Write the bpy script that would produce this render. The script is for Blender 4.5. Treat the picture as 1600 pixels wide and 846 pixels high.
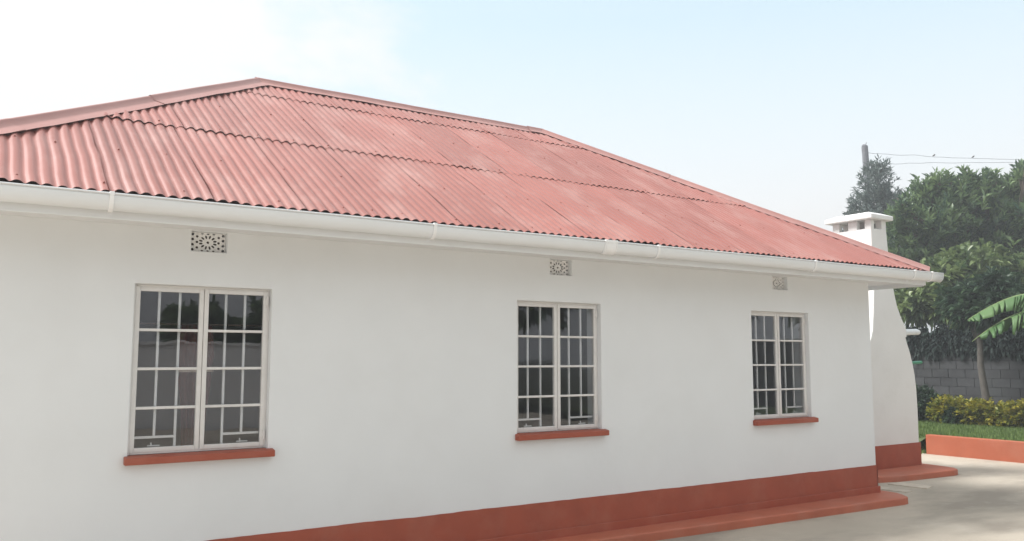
import bpy, bmesh, math, random
import numpy as np
from mathutils import Vector, Matrix, noise as mnoise

random.seed(7)
rng = np.random.default_rng(11)
R = math.radians
scene = bpy.context.scene
for o in list(bpy.data.objects):
    bpy.data.objects.remove(o)

# ------------------------------------------------------------------ camera
CAM = Vector((0.0, -6.275, 1.70))
YAW, PITCH = 0.9927, 0.1029
cam_d = bpy.data.cameras.new('camera')
cam = bpy.data.objects.new('camera', cam_d)
scene.collection.objects.link(cam)
cam_d.sensor_width = 36.0
cam_d.lens = 1330.0 / 1600.0 * 36.0
cam_d.clip_start = 0.05
cam_d.clip_end = 3000.0
F = Vector((math.cos(YAW) * math.cos(PITCH), math.sin(YAW) * math.cos(PITCH), math.sin(PITCH)))
Rt = Vector((math.sin(YAW), -math.cos(YAW), 0))
Up = Rt.cross(F)
cam.matrix_world = Matrix(((Rt.x, Up.x, -F.x, CAM.x), (Rt.y, Up.y, -F.y, CAM.y), (Rt.z, Up.z, -F.z, CAM.z), (0, 0, 0, 1)))
scene.camera = cam

# ------------------------------------------------------------------ light
SUN_AZ, SUN_EL = R(148), R(50)          # azimuth counted from +X (along the facade) towards +Y (behind the house)
SUN_DIR = Vector((math.cos(SUN_AZ) * math.cos(SUN_EL), math.sin(SUN_AZ) * math.cos(SUN_EL), math.sin(SUN_EL)))
world = bpy.data.worlds.new('World')
scene.world = world
world.use_nodes = True
wn, wl = world.node_tree.nodes, world.node_tree.links
wn.clear()
w_out = wn.new('ShaderNodeOutputWorld')
w_bg = wn.new('ShaderNodeBackground')
sky = wn.new('ShaderNodeTexSky')
sky.sky_type = 'NISHITA'
sky.sun_disc = False
sky.sun_elevation = SUN_EL
sky.sun_rotation = math.pi / 2 - SUN_AZ
sky.altitude = 1500
sky.air_density = 1.0
sky.dust_density = 1.6
sky.ozone_density = 1.2
# thin bright cloud over the clear sky, laid out on a flat cloud layer so that it keeps perspective
w_tc = wn.new('ShaderNodeTexCoord')
w_sep = wn.new('ShaderNodeSeparateXYZ')
wl.new(w_tc.outputs['Generated'], w_sep.inputs[0])
def wmath(op, a, b=None, clamp=False):
    n = wn.new('ShaderNodeMath'); n.operation = op; n.use_clamp = clamp
    for i, v in enumerate((a, b)):
        if v is None: continue
        if isinstance(v, (int, float)): n.inputs[i].default_value = v
        else: wl.new(v, n.inputs[i])
    return n.outputs[0]
zz = wmath('ADD', wmath('MAXIMUM', w_sep.outputs['Z'], 0.0), 0.12)
cx = wmath('DIVIDE', w_sep.outputs['X'], zz)
cy = wmath('DIVIDE', w_sep.outputs['Y'], zz)
w_cmb = wn.new('ShaderNodeCombineXYZ')
wl.new(cx, w_cmb.inputs[0]); wl.new(cy, w_cmb.inputs[1])
w_ns = wn.new('ShaderNodeTexNoise')
w_ns.inputs['Scale'].default_value = 1.15
w_ns.inputs['Detail'].default_value = 7.0
w_ns.inputs['Roughness'].default_value = 0.56
w_ns.inputs['Distortion'].default_value = 0.35
wl.new(w_cmb.outputs[0], w_ns.inputs['Vector'])
# the cloud bank stands over the left (-X) half of the sky
bank = wmath('MULTIPLY', wmath('SUBTRACT', 0.80, cx), 0.48)
cov = wmath('ADD', w_ns.outputs['Fac'], bank)
w_rmp = wn.new('ShaderNodeMapRange')
w_rmp.inputs['From Min'].default_value = 0.455
w_rmp.inputs['From Max'].default_value = 0.585
wl.new(cov, w_rmp.inputs['Value'])
haze_low = wmath('MULTIPLY', wmath('SUBTRACT', 0.375, w_sep.outputs['Z']), 4.6, True)
w_veil = wn.new('ShaderNodeMix'); w_veil.data_type = 'RGBA'      # thin humid veil over the clear blue
w_veil.inputs['Factor'].default_value = 0.74
wl.new(sky.outputs[0], w_veil.inputs['A'])
w_veil.inputs['B'].default_value = (2.42, 2.86, 2.82, 1)
fac = wmath('ADD', w_rmp.outputs[0], haze_low, True)
w_mix = wn.new('ShaderNodeMix'); w_mix.data_type = 'RGBA'
wl.new(fac, w_mix.inputs['Factor'])
wl.new(w_veil.outputs['Result'], w_mix.inputs['A'])
w_mix.inputs['B'].default_value = (2.92, 2.96, 2.97, 1)
wl.new(w_mix.outputs['Result'], w_bg.inputs['Color'])
w_bg.inputs['Strength'].default_value = 0.15
wl.new(w_bg.outputs[0], w_out.inputs['Surface'])

sun_d = bpy.data.lights.new('sun', 'SUN')
sun_d.energy = 2.3
sun_d.angle = R(22)
sun_d.color = (1.0, 0.98, 0.95)
sun_o = bpy.data.objects.new('sun', sun_d)
scene.collection.objects.link(sun_o)
sun_o.rotation_euler = (-SUN_DIR).to_track_quat('-Z', 'Y').to_euler()
sun_o.location = (-20, 20, 30)

scene.view_settings.view_transform = 'Standard'
scene.view_settings.look = 'None'
scene.view_settings.exposure = 1.20
scene.view_settings.gamma = 1.0
scene.view_settings.use_curve_mapping = False
scene.render.engine = 'CYCLES'

# ------------------------------------------------------------------ helpers
COL = scene.collection
LOC = {}

def new_mesh(name, verts, faces, smooth=False):
    me = bpy.data.meshes.new(name)
    me.from_pydata([tuple(v) for v in verts], [], [tuple(f) for f in faces])
    me.update()
    if smooth:
        me.polygons.foreach_set('use_smooth', [True] * len(me.polygons))
    return me

def link(name, data, mat=None, parent=None, loc=(0, 0, 0), rot=(0, 0, 0)):
    o = bpy.data.objects.new(name, data)
    COL.objects.link(o)
    if mat is not None and data is not None and not data.materials:
        data.materials.append(mat)
    o.location = loc
    o.rotation_euler = rot
    if parent is not None:
        o.parent = parent
        o.matrix_parent_inverse = Matrix.Translation(-Vector(LOC.get(parent.name, (0, 0, 0))))
    LOC[o.name] = Vector((0, 0, 0)) if data is not None else Vector(loc)
    if data is not None:
        LOC[o.name] = Vector(loc)
    return o

def thing(name, label, cat, loc=(0, 0, 0), group=None):
    o = link(name, None, None, None, loc)
    o.empty_display_size = 0.2
    return tag(o, label, cat, group)

def tag(o, label, cat, group=None):
    o['label'] = label
    o['category'] = cat
    if group: o['group'] = group
    return o

def structure(o):
    o['kind'] = 'structure'
    return o

class MB:
    def __init__(s): s.v = []; s.f = []
    def box(s, x0, x1, y0, y1, z0, z1):
        b = len(s.v)
        s.v += [(x0, y0, z0), (x1, y0, z0), (x1, y1, z0), (x0, y1, z0), (x0, y0, z1), (x1, y0, z1), (x1, y1, z1), (x0, y1, z1)]
        s.f += [tuple(b + i for i in q) for q in ((0, 3, 2, 1), (4, 5, 6, 7), (0, 1, 5, 4), (1, 2, 6, 5), (2, 3, 7, 6), (3, 0, 4, 7))]
        return s
    def quad(s, *p):
        b = len(s.v); s.v += list(p); s.f.append(tuple(range(b, b + len(p)))); return s
    def prism(s, poly, z0, z1, topin=0.0):
        """vertical prism over a counter-clockwise polygon"""
        n = len(poly); b = len(s.v)
        cxm = sum(p[0] for p in poly) / n; cym = sum(p[1] for p in poly) / n
        s.v += [(p[0], p[1], z0) for p in poly]
        for p in poly:
            d = math.hypot(p[0] - cxm, p[1] - cym) or 1
            k = 1 - topin / d
            s.v.append((cxm + (p[0] - cxm) * k, cym + (p[1] - cym) * k, z1))
        s.f.append(tuple(b + n + i for i in range(n)))
        s.f.append(tuple(b + i for i in reversed(range(n))))
        for i in range(n):
            j = (i + 1) % n
            s.f.append((b + i, b + j, b + n + j, b + n + i))
        return s
    def tube(s, pts, rad, seg=8, caps=True):
        pts = [Vector(p) for p in pts]
        rads = rad if isinstance(rad, (list, tuple)) else [rad] * len(pts)
        b = len(s.v)
        prev = None
        for i, p in enumerate(pts):
            t = (pts[min(i + 1, len(pts) - 1)] - pts[max(i - 1, 0)]).normalized()
            ref = prev if prev is not None else (Vector((0, 0, 1)) if abs(t.z) < 0.9 else Vector((1, 0, 0)))
            a = (ref - t * ref.dot(t)).normalized(); prev = a
            c = t.cross(a)
            for k in range(seg):
                w = 2 * math.pi * k / seg
                s.v.append(tuple(p + (a * math.cos(w) + c * math.sin(w)) * rads[i]))
        for i in range(len(pts) - 1):
            for k in range(seg):
                k2 = (k + 1) % seg
                s.f.append((b + i * seg + k, b + i * seg + k2, b + (i + 1) * seg + k2, b + (i + 1) * seg + k))
        if caps:
            s.f.append(tuple(b + k for k in reversed(range(seg))))
            e = b + (len(pts) - 1) * seg
            s.f.append(tuple(e + k for k in range(seg)))
        return s
    def mesh(s, name, smooth=False): return new_mesh(name, s.v, s.f, smooth)
    def build(s, name, mat, parent=None, smooth=False, bevel=0.0, seg=2):
        o = link(name, s.mesh(name, smooth), mat, parent)
        if bevel: add_bevel(o, bevel, seg)
        return o

def add_bevel(o, w, seg=2):
    m = o.modifiers.new('bevel', 'BEVEL'); m.width = w; m.segments = seg
    m.limit_method = 'ANGLE'; m.angle_limit = R(35); m.harden_normals = False
    return o

def fast_mesh(name, verts, faces_n, tint=None):
    """verts (N,3); faces_n (M,k) all with k corners"""
    me = bpy.data.meshes.new(name)
    n, (m, k) = len(verts), faces_n.shape
    me.vertices.add(n); me.vertices.foreach_set('co', verts.astype(np.float32).ravel())
    me.loops.add(m * k); me.loops.foreach_set('vertex_index', faces_n.astype(np.int32).ravel())
    me.polygons.add(m); me.polygons.foreach_set('loop_start', np.arange(0, m * k, k, dtype=np.int32))
    me.update(calc_edges=True)
    if tint is not None:
        a = me.attributes.new('tint', 'FLOAT', 'POINT'); a.data.foreach_set('value', tint.astype(np.float32))
    return me

# ------------------------------------------------------------------ materials
def material(name):
    m = bpy.data.materials.new(name); m.use_nodes = True
    return m, m.node_tree.nodes, m.node_tree.links, m.node_tree.nodes['Principled BSDF']

def painted(name, col, rough=0.5, var=0.06, scale=3.0, bump=0.0, bscale=60.0, spec=0.5, obj_var=0.0, dirt=None, dirt_amt=0.3, dirt_scale=1.2, stretch=(1, 1, 1)):
    m, n, l, b = material(name)
    tc = n.new('ShaderNodeTexCoord'); geo = n.new('ShaderNodeNewGeometry')
    mp = n.new('ShaderNodeMapping'); mp.inputs['Scale'].default_value = stretch
    l.new(geo.outputs['Position'], mp.inputs['Vector'])
    ns = n.new('ShaderNodeTexNoise'); ns.inputs['Scale'].default_value = scale; ns.inputs['Detail'].default_value = 6
    l.new(mp.outputs[0], ns.inputs['Vector'])
    hsv = n.new('ShaderNodeHueSaturation'); hsv.inputs['Color'].default_value = (*col, 1)
    mr = n.new('ShaderNodeMapRange'); mr.inputs['From Min'].default_value = 0.25; mr.inputs['From Max'].default_value = 0.75
    mr.inputs['To Min'].default_value = 1 - var; mr.inputs['To Max'].default_value = 1 + var
    l.new(ns.outputs['Fac'], mr.inputs['Value'])
    val = mr.outputs[0]
    if obj_var:
        oi = n.new('ShaderNodeObjectInfo')
        mr2 = n.new('ShaderNodeMapRange'); mr2.inputs['To Min'].default_value = 1 - obj_var; mr2.inputs['To Max'].default_value = 1 + obj_var
        l.new(oi.outputs['Random'], mr2.inputs['Value'])
        mu = n.new('ShaderNodeMath'); mu.operation = 'MULTIPLY'; l.new(val, mu.inputs[0]); l.new(mr2.outputs[0], mu.inputs[1]); val = mu.outputs[0]
    l.new(val, hsv.inputs['Value'])
    colout = hsv.outputs[0]
    if dirt:
        n2 = n.new('ShaderNodeTexNoise'); n2.inputs['Scale'].default_value = dirt_scale; n2.inputs['Detail'].default_value = 9; n2.inputs['Roughness'].default_value = 0.65
        l.new(mp.outputs[0], n2.inputs['Vector'])
        m3 = n.new('ShaderNodeMapRange'); m3.inputs['From Min'].default_value = 0.48; m3.inputs['From Max'].default_value = 0.72; m3.inputs['To Max'].default_value = dirt_amt
        l.new(n2.outputs['Fac'], m3.inputs['Value'])
        mx = n.new('ShaderNodeMix'); mx.data_type = 'RGBA'; l.new(m3.outputs[0], mx.inputs['Factor']); l.new(colout, mx.inputs['A']); mx.inputs['B'].default_value = (*dirt, 1)
        colout = mx.outputs['Result']
    l.new(colout, b.inputs['Base Color'])
    b.inputs['Roughness'].default_value = rough
    b.inputs['Specular IOR Level'].default_value = spec
    if bump:
        nb = n.new('ShaderNodeTexNoise'); nb.inputs['Scale'].default_value = bscale; nb.inputs['Detail'].default_value = 4
        l.new(geo.outputs['Position'], nb.inputs['Vector'])
        bp = n.new('ShaderNodeBump'); bp.inputs['Strength'].default_value = bump; bp.inputs['Distance'].default_value = 0.01
        l.new(nb.outputs['Fac'], bp.inputs['Height']); l.new(bp.outputs[0], b.inputs['Normal'])
    return m

M = {}
M['wall'] = painted('white_wall_paint', (0.80, 0.82, 0.835), 0.75, 0.025, 1.5, 0.30, 7.0, 0.3, dirt=(0.70, 0.705, 0.70), dirt_amt=0.25, dirt_scale=1.1)
M['chimney'] = painted('white_chimney_paint', (0.80, 0.80, 0.79), 0.75, 0.03, 2.0, 0.2, 18.0, 0.3, dirt=(0.62, 0.60, 0.56), dirt_amt=0.2, dirt_scale=2.5)
M['soffit'] = painted('white_soffit_paint', (0.775, 0.79, 0.80), 0.7, 0.03, 2.0, dirt=(0.6, 0.57, 0.53), dirt_amt=0.2)
M['gutter'] = painted('white_plastic_gutter', (0.80, 0.82, 0.835), 0.32, 0.02, 2.0, dirt=(0.6, 0.58, 0.55), dirt_amt=0.25, dirt_scale=2.0, stretch=(0.4, 1, 1))
M['red'] = painted('red_oxide_paint', (0.355, 0.078, 0.040), 0.55, 0.10, 4.0, 0.12, 40.0, 0.4, dirt=(0.40, 0.14, 0.09), dirt_amt=0.5, dirt_scale=2.6)
M['red_lit'] = painted('red_oxide_lit_top_paint', (0.46, 0.130, 0.070), 0.6, 0.10, 4.0, 0.12, 40.0, 0.4, dirt=(0.47, 0.21, 0.15), dirt_amt=0.45, dirt_scale=2.2)  # same red oxide paint, with the brightness of an up-facing top put into it
M['clip'] = painted('bright_white_plastic', (0.90, 0.90, 0.90), 0.25, 0.01, 2.0)
M['planter'] = painted('terracotta_wall_paint', (0.375, 0.103, 0.052), 0.7, 0.08, 4.0, 0.15, 40.0, 0.3, dirt=(0.40, 0.2, 0.14), dirt_amt=0.4)
M['roof'] = painted('red_roof_paint', (0.335, 0.122, 0.100), 0.38, 0.10, 1.6, 0.05, 30.0, 0.5, obj_var=0.08, dirt=(0.46, 0.27, 0.24), dirt_amt=0.6, dirt_scale=2.2, stretch=(1.3, 0.6, 0.6))
M['roof_cap'] = painted('red_ridge_paint', (0.45, 0.23, 0.205), 0.40, 0.10, 2.5, 0.05, 30.0, 0.5, obj_var=0.05, dirt=(0.46, 0.27, 0.25), dirt_amt=0.5)
M['nail'] = painted('dull_nail_heads', (0.33, 0.125, 0.105), 0.6, 0.2, 8.0)
M['deck'] = painted('roof_timber', (0.10, 0.065, 0.05), 0.8, 0.2, 8.0)
M['fascia'] = painted('dark_fascia_top', (0.12, 0.06, 0.05), 0.8, 0.2, 8.0)
M['frame'] = painted('cream_window_paint', (0.74, 0.725, 0.71), 0.5, 0.05, 9.0, dirt=(0.52, 0.47, 0.43), dirt_amt=0.25, dirt_scale=7.0)
M['grille'] = painted('white_grille_paint', (0.74, 0.735, 0.725), 0.5, 0.04, 9.0)
M['curtain'] = painted('maroon_curtain', (0.10, 0.026, 0.024), 0.9, 0.15, 20.0)
M['tieback'] = painted('pale_tieback', (0.45, 0.36, 0.3), 0.8, 0.1, 20.0)
M['interior'] = painted('interior_paint', (0.30, 0.29, 0.28), 0.9, 0.05, 2.0)
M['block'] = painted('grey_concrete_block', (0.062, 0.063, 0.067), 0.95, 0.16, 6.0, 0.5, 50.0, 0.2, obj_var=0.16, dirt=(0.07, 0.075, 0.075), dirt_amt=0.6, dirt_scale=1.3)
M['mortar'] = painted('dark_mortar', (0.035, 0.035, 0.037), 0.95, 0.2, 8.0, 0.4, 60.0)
M['bark'] = painted('grey_brown_bark', (0.13, 0.105, 0.085), 0.9, 0.3, 12.0, 0.6, 30.0)
M['palebark'] = painted('pale_smooth_bark', (0.10, 0.09, 0.08), 0.9, 0.25, 9.0, 0.5, 30.0)
M['pole'] = painted('weathered_pole_timber', (0.22, 0.225, 0.25), 0.9, 0.2, 6.0)
M['wire'] = painted('grey_wire', (0.25, 0.25, 0.27), 0.6, 0.1, 6.0)
M['bird'] = painted('dark_bird_plumage', (0.08, 0.075, 0.07), 0.8, 0.2, 30.0)
M['greenpipe'] = painted('green_plastic_pipe', (0.07, 0.28, 0.17), 0.45, 0.1, 9.0)
M['perimeter'] = painted('grey_white_perimeter_paint', (0.78, 0.78, 0.78), 0.85, 0.05, 1.2, 0.2, 20.0)

def concrete():
    m, n, l, b = material('worn_concrete_paving')
    geo = n.new('ShaderNodeNewGeometry')
    def ns(scale, detail, rough, stretch=(1, 1, 1)):
        mp = n.new('ShaderNodeMapping'); mp.inputs['Scale'].default_value = stretch
        l.new(geo.outputs['Position'], mp.inputs['Vector'])
        t = n.new('ShaderNodeTexNoise'); t.inputs['Scale'].default_value = scale; t.inputs['Detail'].default_value = detail; t.inputs['Roughness'].default_value = rough
        l.new(mp.outputs[0], t.inputs['Vector']); return t.outputs['Fac']
    def mrange(v, a, bb, c, d):
        t = n.new('ShaderNodeMapRange'); t.inputs['From Min'].default_value = a; t.inputs['From Max'].default_value = bb; t.inputs['To Min'].default_value = c; t.inputs['To Max'].default_value = d
        l.new(v, t.inputs['Value']); return t.outputs[0]
    def mix(f, a, bb):
        t = n.new('ShaderNodeMix'); t.data_type = 'RGBA'
        if isinstance(f, float): t.inputs['Factor'].default_value = f
        else: l.new(f, t.inputs['Factor'])
        for k, v in (('A', a), ('B', bb)):
            if isinstance(v, tuple): t.inputs[k].default_value = (*v, 1)
            else: l.new(v, t.inputs[k])
        return t.outputs['Result']
    c = mix(mrange(ns(0.9, 8, 0.62), 0.3, 0.7, 0, 1), (0.56, 0.495, 0.41), (0.46, 0.405, 0.33))
    c = mix(mrange(ns(0.55, 10, 0.6, (0.5, 1.3, 1)), 0.48, 0.62, 0, 0.9), c, (0.30, 0.26, 0.215))
    c = mix(mrange(ns(3.5, 8, 0.7), 0.55, 0.75, 0, 0.5), c, (0.60, 0.55, 0.48))
    c = mix(mrange(ns(9.0, 8, 0.75), 0.58, 0.75, 0, 0.45), c, (0.28, 0.25, 0.215))
    c = mix(mrange(ns(120.0, 3, 0.6), 0.35, 0.7, 0, 0.35), c, (0.33, 0.295, 0.25))
    l.new(c, b.inputs['Base Color']); b.inputs['Roughness'].default_value = 0.85
    b.inputs['Specular IOR Level'].default_value = 0.35
    bp = n.new('ShaderNodeBump'); bp.inputs['Strength'].default_value = 0.35; bp.inputs['Distance'].default_value = 0.01
    l.new(ns(25.0, 8, 0.7), bp.inputs['Height']); l.new(bp.outputs[0], b.inputs['Normal'])
    return m
M['concrete'] = concrete()
M['screed'] = painted('pale_screed', (0.60, 0.53, 0.44), 0.85, 0.12, 6.0, 0.3, 30.0, dirt=(0.34, 0.3, 0.25), dirt_amt=0.6, dirt_scale=4.0)
M['soil'] = painted('dark_soil', (0.05, 0.055, 0.03), 0.95, 0.3, 5.0, 0.5, 20.0)

def leafmat(name, c0, c1, trans=0.3, rough=0.45, spec=0.4):
    m, n, l, b = material(name)
    at = n.new('ShaderNodeAttribute'); at.attribute_name = 'tint'
    mx = n.new('ShaderNodeMix'); mx.data_type = 'RGBA'
    l.new(at.outputs['Fac'], mx.inputs['Factor']); mx.inputs['A'].default_value = (*c0, 1); mx.inputs['B'].default_value = (*c1, 1)
    l.new(mx.outputs['Result'], b.inputs['Base Color'])
    b.inputs['Roughness'].default_value = rough; b.inputs['Specular IOR Level'].default_value = spec
    tr = n.new('ShaderNodeBsdfTranslucent'); l.new(mx.outputs['Result'], tr.inputs['Color'])
    ms = n.new('ShaderNodeMixShader'); ms.inputs[0].default_value = trans
    l.new(b.outputs[0], ms.inputs[1]); l.new(tr.outputs[0], ms.inputs[2])
    l.new(ms.outputs[0], n['Material Output'].inputs['Surface'])
    return m
M['leaf_dark'] = leafmat('dark_glossy_leaves', (0.045, 0.100, 0.060), (0.27, 0.38, 0.16), 0.38, 0.36, 0.6)
M['leaf_mid'] = leafmat('olive_green_leaves', (0.075, 0.13, 0.055), (0.30, 0.38, 0.15), 0.38, 0.36, 0.6)
M['leaf_glare'] = leafmat('glare_greyed_leaves', (0.11, 0.15, 0.145), (0.24, 0.29, 0.26))  # leaf colour carries the grey wash of sky glare
M['leaf_hedge'] = leafmat('golden_hedge_leaves', (0.13, 0.17, 0.03), (0.52, 0.44, 0.06))
M['leaf_shrub'] = leafmat('dark_shrub_leaves', (0.03, 0.06, 0.04), (0.07, 0.12, 0.06))
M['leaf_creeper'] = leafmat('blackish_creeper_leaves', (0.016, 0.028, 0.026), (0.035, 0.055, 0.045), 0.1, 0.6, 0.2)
M['banana'] = leafmat('banana_leaf', (0.075, 0.18, 0.06), (0.19, 0.32, 0.12), 0.35, 0.4)
M['grass'] = leafmat('lawn_grass', (0.07, 0.13, 0.03), (0.20, 0.28, 0.08), 0.25, 0.6)

def glass():
    m, n, l, b = material('window_glass')
    n.remove(b)
    fr = n.new('ShaderNodeFresnel'); fr.inputs['IOR'].default_value = 1.5
    geo = n.new('ShaderNodeNewGeometry')
    inv = n.new('ShaderNodeMath'); inv.operation = 'SUBTRACT'; inv.inputs[0].default_value = 1.0; l.new(geo.outputs['Backfacing'], inv.inputs[1])
    mu = n.new('ShaderNodeMath'); mu.operation = 'MULTIPLY'; mu.use_clamp = True
    mu2 = n.new('ShaderNodeMath'); mu2.operation = 'MULTIPLY'; mu2.inputs[1].default_value = 2.1
    l.new(fr.outputs[0], mu2.inputs[0]); l.new(mu2.outputs[0], mu.inputs[0]); l.new(inv.outputs[0], mu.inputs[1])
    tr = n.new('ShaderNodeBsdfTransparent'); tr.inputs[0].default_value = (0.93, 0.94, 0.95, 1)
    gl = n.new('ShaderNodeBsdfGlossy'); gl.inputs['Roughness'].default_value = 0.0; gl.inputs['Color'].default_value = (0.95, 0.96, 1, 1)
    nb = n.new('ShaderNodeTexNoise'); nb.inputs['Scale'].default_value = 3.0; l.new(geo.outputs['Position'], nb.inputs['Vector'])
    bp = n.new('ShaderNodeBump'); bp.inputs['Strength'].default_value = 0.04; bp.inputs['Distance'].default_value = 0.02
    l.new(nb.outputs['Fac'], bp.inputs['Height']); l.new(bp.outputs[0], gl.inputs['Normal'])
    ms = n.new('ShaderNodeMixShader'); l.new(mu.outputs[0], ms.inputs[0]); l.new(tr.outputs[0], ms.inputs[1]); l.new(gl.outputs[0], ms.inputs[2])
    l.new(ms.outputs[0], n['Material Output'].inputs['Surface'])
    return m
M['glass'] = glass()

# ------------------------------------------------------------------ ground
G = 0.04
mb = MB()
mb.quad((-150, -150, G - 0.09), (250, -150, G - 0.09), (250, 250, G - 0.09), (-150, 250, G - 0.09))
structure(mb.build('ground', M['soil']))
# concrete yard, gently uneven
nx, ny = 90, 70
vs, fs = [], []
for j in range(ny + 1):
    for i in range(nx + 1):
        x = -14 + 28.42 * i / nx; y = -15.9 + 22 * j / ny
        vs.append((x, y, G + 0.012 * mnoise.noise(Vector((x * 0.35, y * 0.35, 3)))))
for j in range(ny):
    for i in range(nx):
        a = j * (nx + 1) + i
        fs.append((a, a + 1, a + nx + 2, a + nx + 1))
structure(link('paving', new_mesh('paving', vs, fs, True), M['concrete']))
# two pale screed strips left on the paving beside the end of the house
def strip(pts, z):
    b = MB(); b.prism(pts, z - 0.02, z); return b
structure(strip([(10.42, 0.62), (10.47, 0.10), (10.72, 0.18), (10.74, 0.62)], G + 0.014).build('screed_strip', M['screed']))
structure(strip([(9.86, 0.70), (9.98, 0.08), (10.12, 0.09), (10.16, 0.70)], G + 0.014).build('screed_strip', M['screed']))

# ------------------------------------------------------------------ house
XC, XL0 = 9.27, -0.22            # right and left corner of the front wall
DEPTH = 5.70                     # outside depth of the house
SOF = 2.612
W_X = (1.014, 4.150, 7.176); W_W = 0.946; WT, WB = 2.212, 1.045
V_Z0, V_Z1, V_W = 2.462, 2.607, 0.25
house = thing('house', 'white rendered bungalow with red corrugated hip roof and red painted plinth', 'house', (4.5, 2.8, G))

def wall_with_holes(x0, x1, z0, z1, holes, y0, y1):
    xs = sorted({x0, x1, *[h[0] for h in holes], *[h[1] for h in holes]})
    zs = sorted({z0, z1, *[h[2] for h in holes], *[h[3] for h in holes]})
    def solid(i, j):
        if i < 0 or j < 0 or i >= len(xs) - 1 or j >= len(zs) - 1: return False
        cx_, cz_ = (xs[i] + xs[i + 1]) / 2, (zs[j] + zs[j + 1]) / 2
        return not any(h[0] < cx_ < h[1] and h[2] < cz_ < h[3] for h in holes)
    vi = {}; v = []; f = []
    def V(i, j, k):
        key = (i, j, k)
        if key not in vi:
            vi[key] = len(v); v.append((xs[i], (y0, y1)[k], zs[j]))
        return vi[key]
    for i in range(len(xs) - 1):
        for j in range(len(zs) - 1):
            if not solid(i, j): continue
            f.append((V(i, j, 0), V(i + 1, j, 0), V(i + 1, j + 1, 0), V(i, j + 1, 0)))
            f.append((V(i, j, 1), V(i, j + 1, 1), V(i + 1, j + 1, 1), V(i + 1, j, 1)))
            if not solid(i - 1, j): f.append((V(i, j, 0), V(i, j + 1, 0), V(i, j + 1, 1), V(i, j, 1)))
            if not solid(i + 1, j): f.append((V(i + 1, j, 0), V(i + 1, j, 1), V(i + 1, j + 1, 1), V(i + 1, j + 1, 0)))
            if not solid(i, j - 1): f.append((V(i, j, 0), V(i, j, 1), V(i + 1, j, 1), V(i + 1, j, 0)))
            if not solid(i, j + 1): f.append((V(i, j + 1, 0), V(i + 1, j + 1, 0), V(i + 1, j + 1, 1), V(i, j + 1, 1)))
    return v, f

holes = [(x, x + W_W, WB - 0.03, WT) for x in W_X] + [(x + 0.357, x + 0.357 + V_W, V_Z0, V_Z1) for x in W_X]
v, f = wall_with_holes(XL0, XC, 0.0, SOF + 0.02, holes, 0.0, 0.22)
o = link('wall', new_mesh('wall', v, f), M['wall'], house); add_bevel(o, 0.007)
o['label'] = 'white front wall with three barred windows'
MB().box(XC - 0.22, XC, 0.222, DEPTH, 0, SOF + 0.02).build('wall', M['wall'], house, bevel=0.007)
MB().box(XL0, XL0 + 0.22, 0.222, DEPTH, 0, SOF + 0.02).build('wall', M['wall'], house, bevel=0.007)
MB().box(XL0 + 0.222, XC - 0.222, DEPTH - 0.22, DEPTH, 0, SOF + 0.02).build('wall', M['wall'], house, bevel=0.007)
# rooms behind the windows
MB().box(XL0 + 0.222, XC - 0.222, 0.222, DEPTH - 0.222, 0.25, 0.30).build('floor', M['interior'], house)
MB().box(XL0 + 0.222, XC - 0.222, 0.222, DEPTH - 0.222, 2.55, 2.59).build('ceiling', M['interior'], house)
for x in (3.0, 6.3):
    MB().box(x, x + 0.12, 0.224, DEPTH - 0.224, 0.302, 2.548).build('partition', M['interior'], house)
MB().box(XL0 + 0.224, XC - 0.224, 3.1, 3.2, 0.302, 2.548).build('inner_wall', M['interior'], house)

# plinth: painted band with a small ledge at its foot, standing 12 mm proud of the wall
ZP = 0.4377
pl = MB()
npl = 160
for i in range(npl):
    xa, xb = [XL0 - 0.012 + (XC + 0.024 - XL0) * q / npl for q in (i, i + 1)]
    za, zb = [ZP + 0.006 * mnoise.noise(Vector((q * 1.7, 0, 5))) + 0.0035 * mnoise.noise(Vector((q * 9, 0, 8))) for q in (xa, xb)]
    pl.quad((xa, -0.010, 0), (xb, -0.010, 0), (xb, -0.010, zb), (xa, -0.010, za))
    pl.quad((xa, -0.010, za), (xb, -0.010, zb), (xb, 0.004, zb), (xa, 0.004, za))
pl.box(XC + 0.0005, XC + 0.012, -0.010, DEPTH, 0.0, ZP)
o = pl.build('plinth', M['red'], house)
lg = MB().box(XL0 - 0.03, XC + 0.03, -0.03, -0.013, 0.10, 0.195).build('plinth_ledge', M['red'], house, bevel=0.006)
# apron: red painted step round the foot of the wall, wider towards the right
ap = [(XL0 - 0.4, -0.19), (2.0, -0.20), (3.5, -0.232), (4.9, -0.27), (6.2, -0.315), (7.6, -0.36), (8.8, -0.40), (9.17, -0.415), (9.27, -0.395), (9.37, -0.27), (9.43, -0.16), (9.45, 0.05), (9.45, 1.24), (XC - 0.05, 1.24), (XC - 0.05, 0.02), (XL0 - 0.4, 0.02)]
MB().prism(ap, 0.0, 0.122).build('apron', M['red_lit'], house, bevel=0.018, seg=3)

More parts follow.
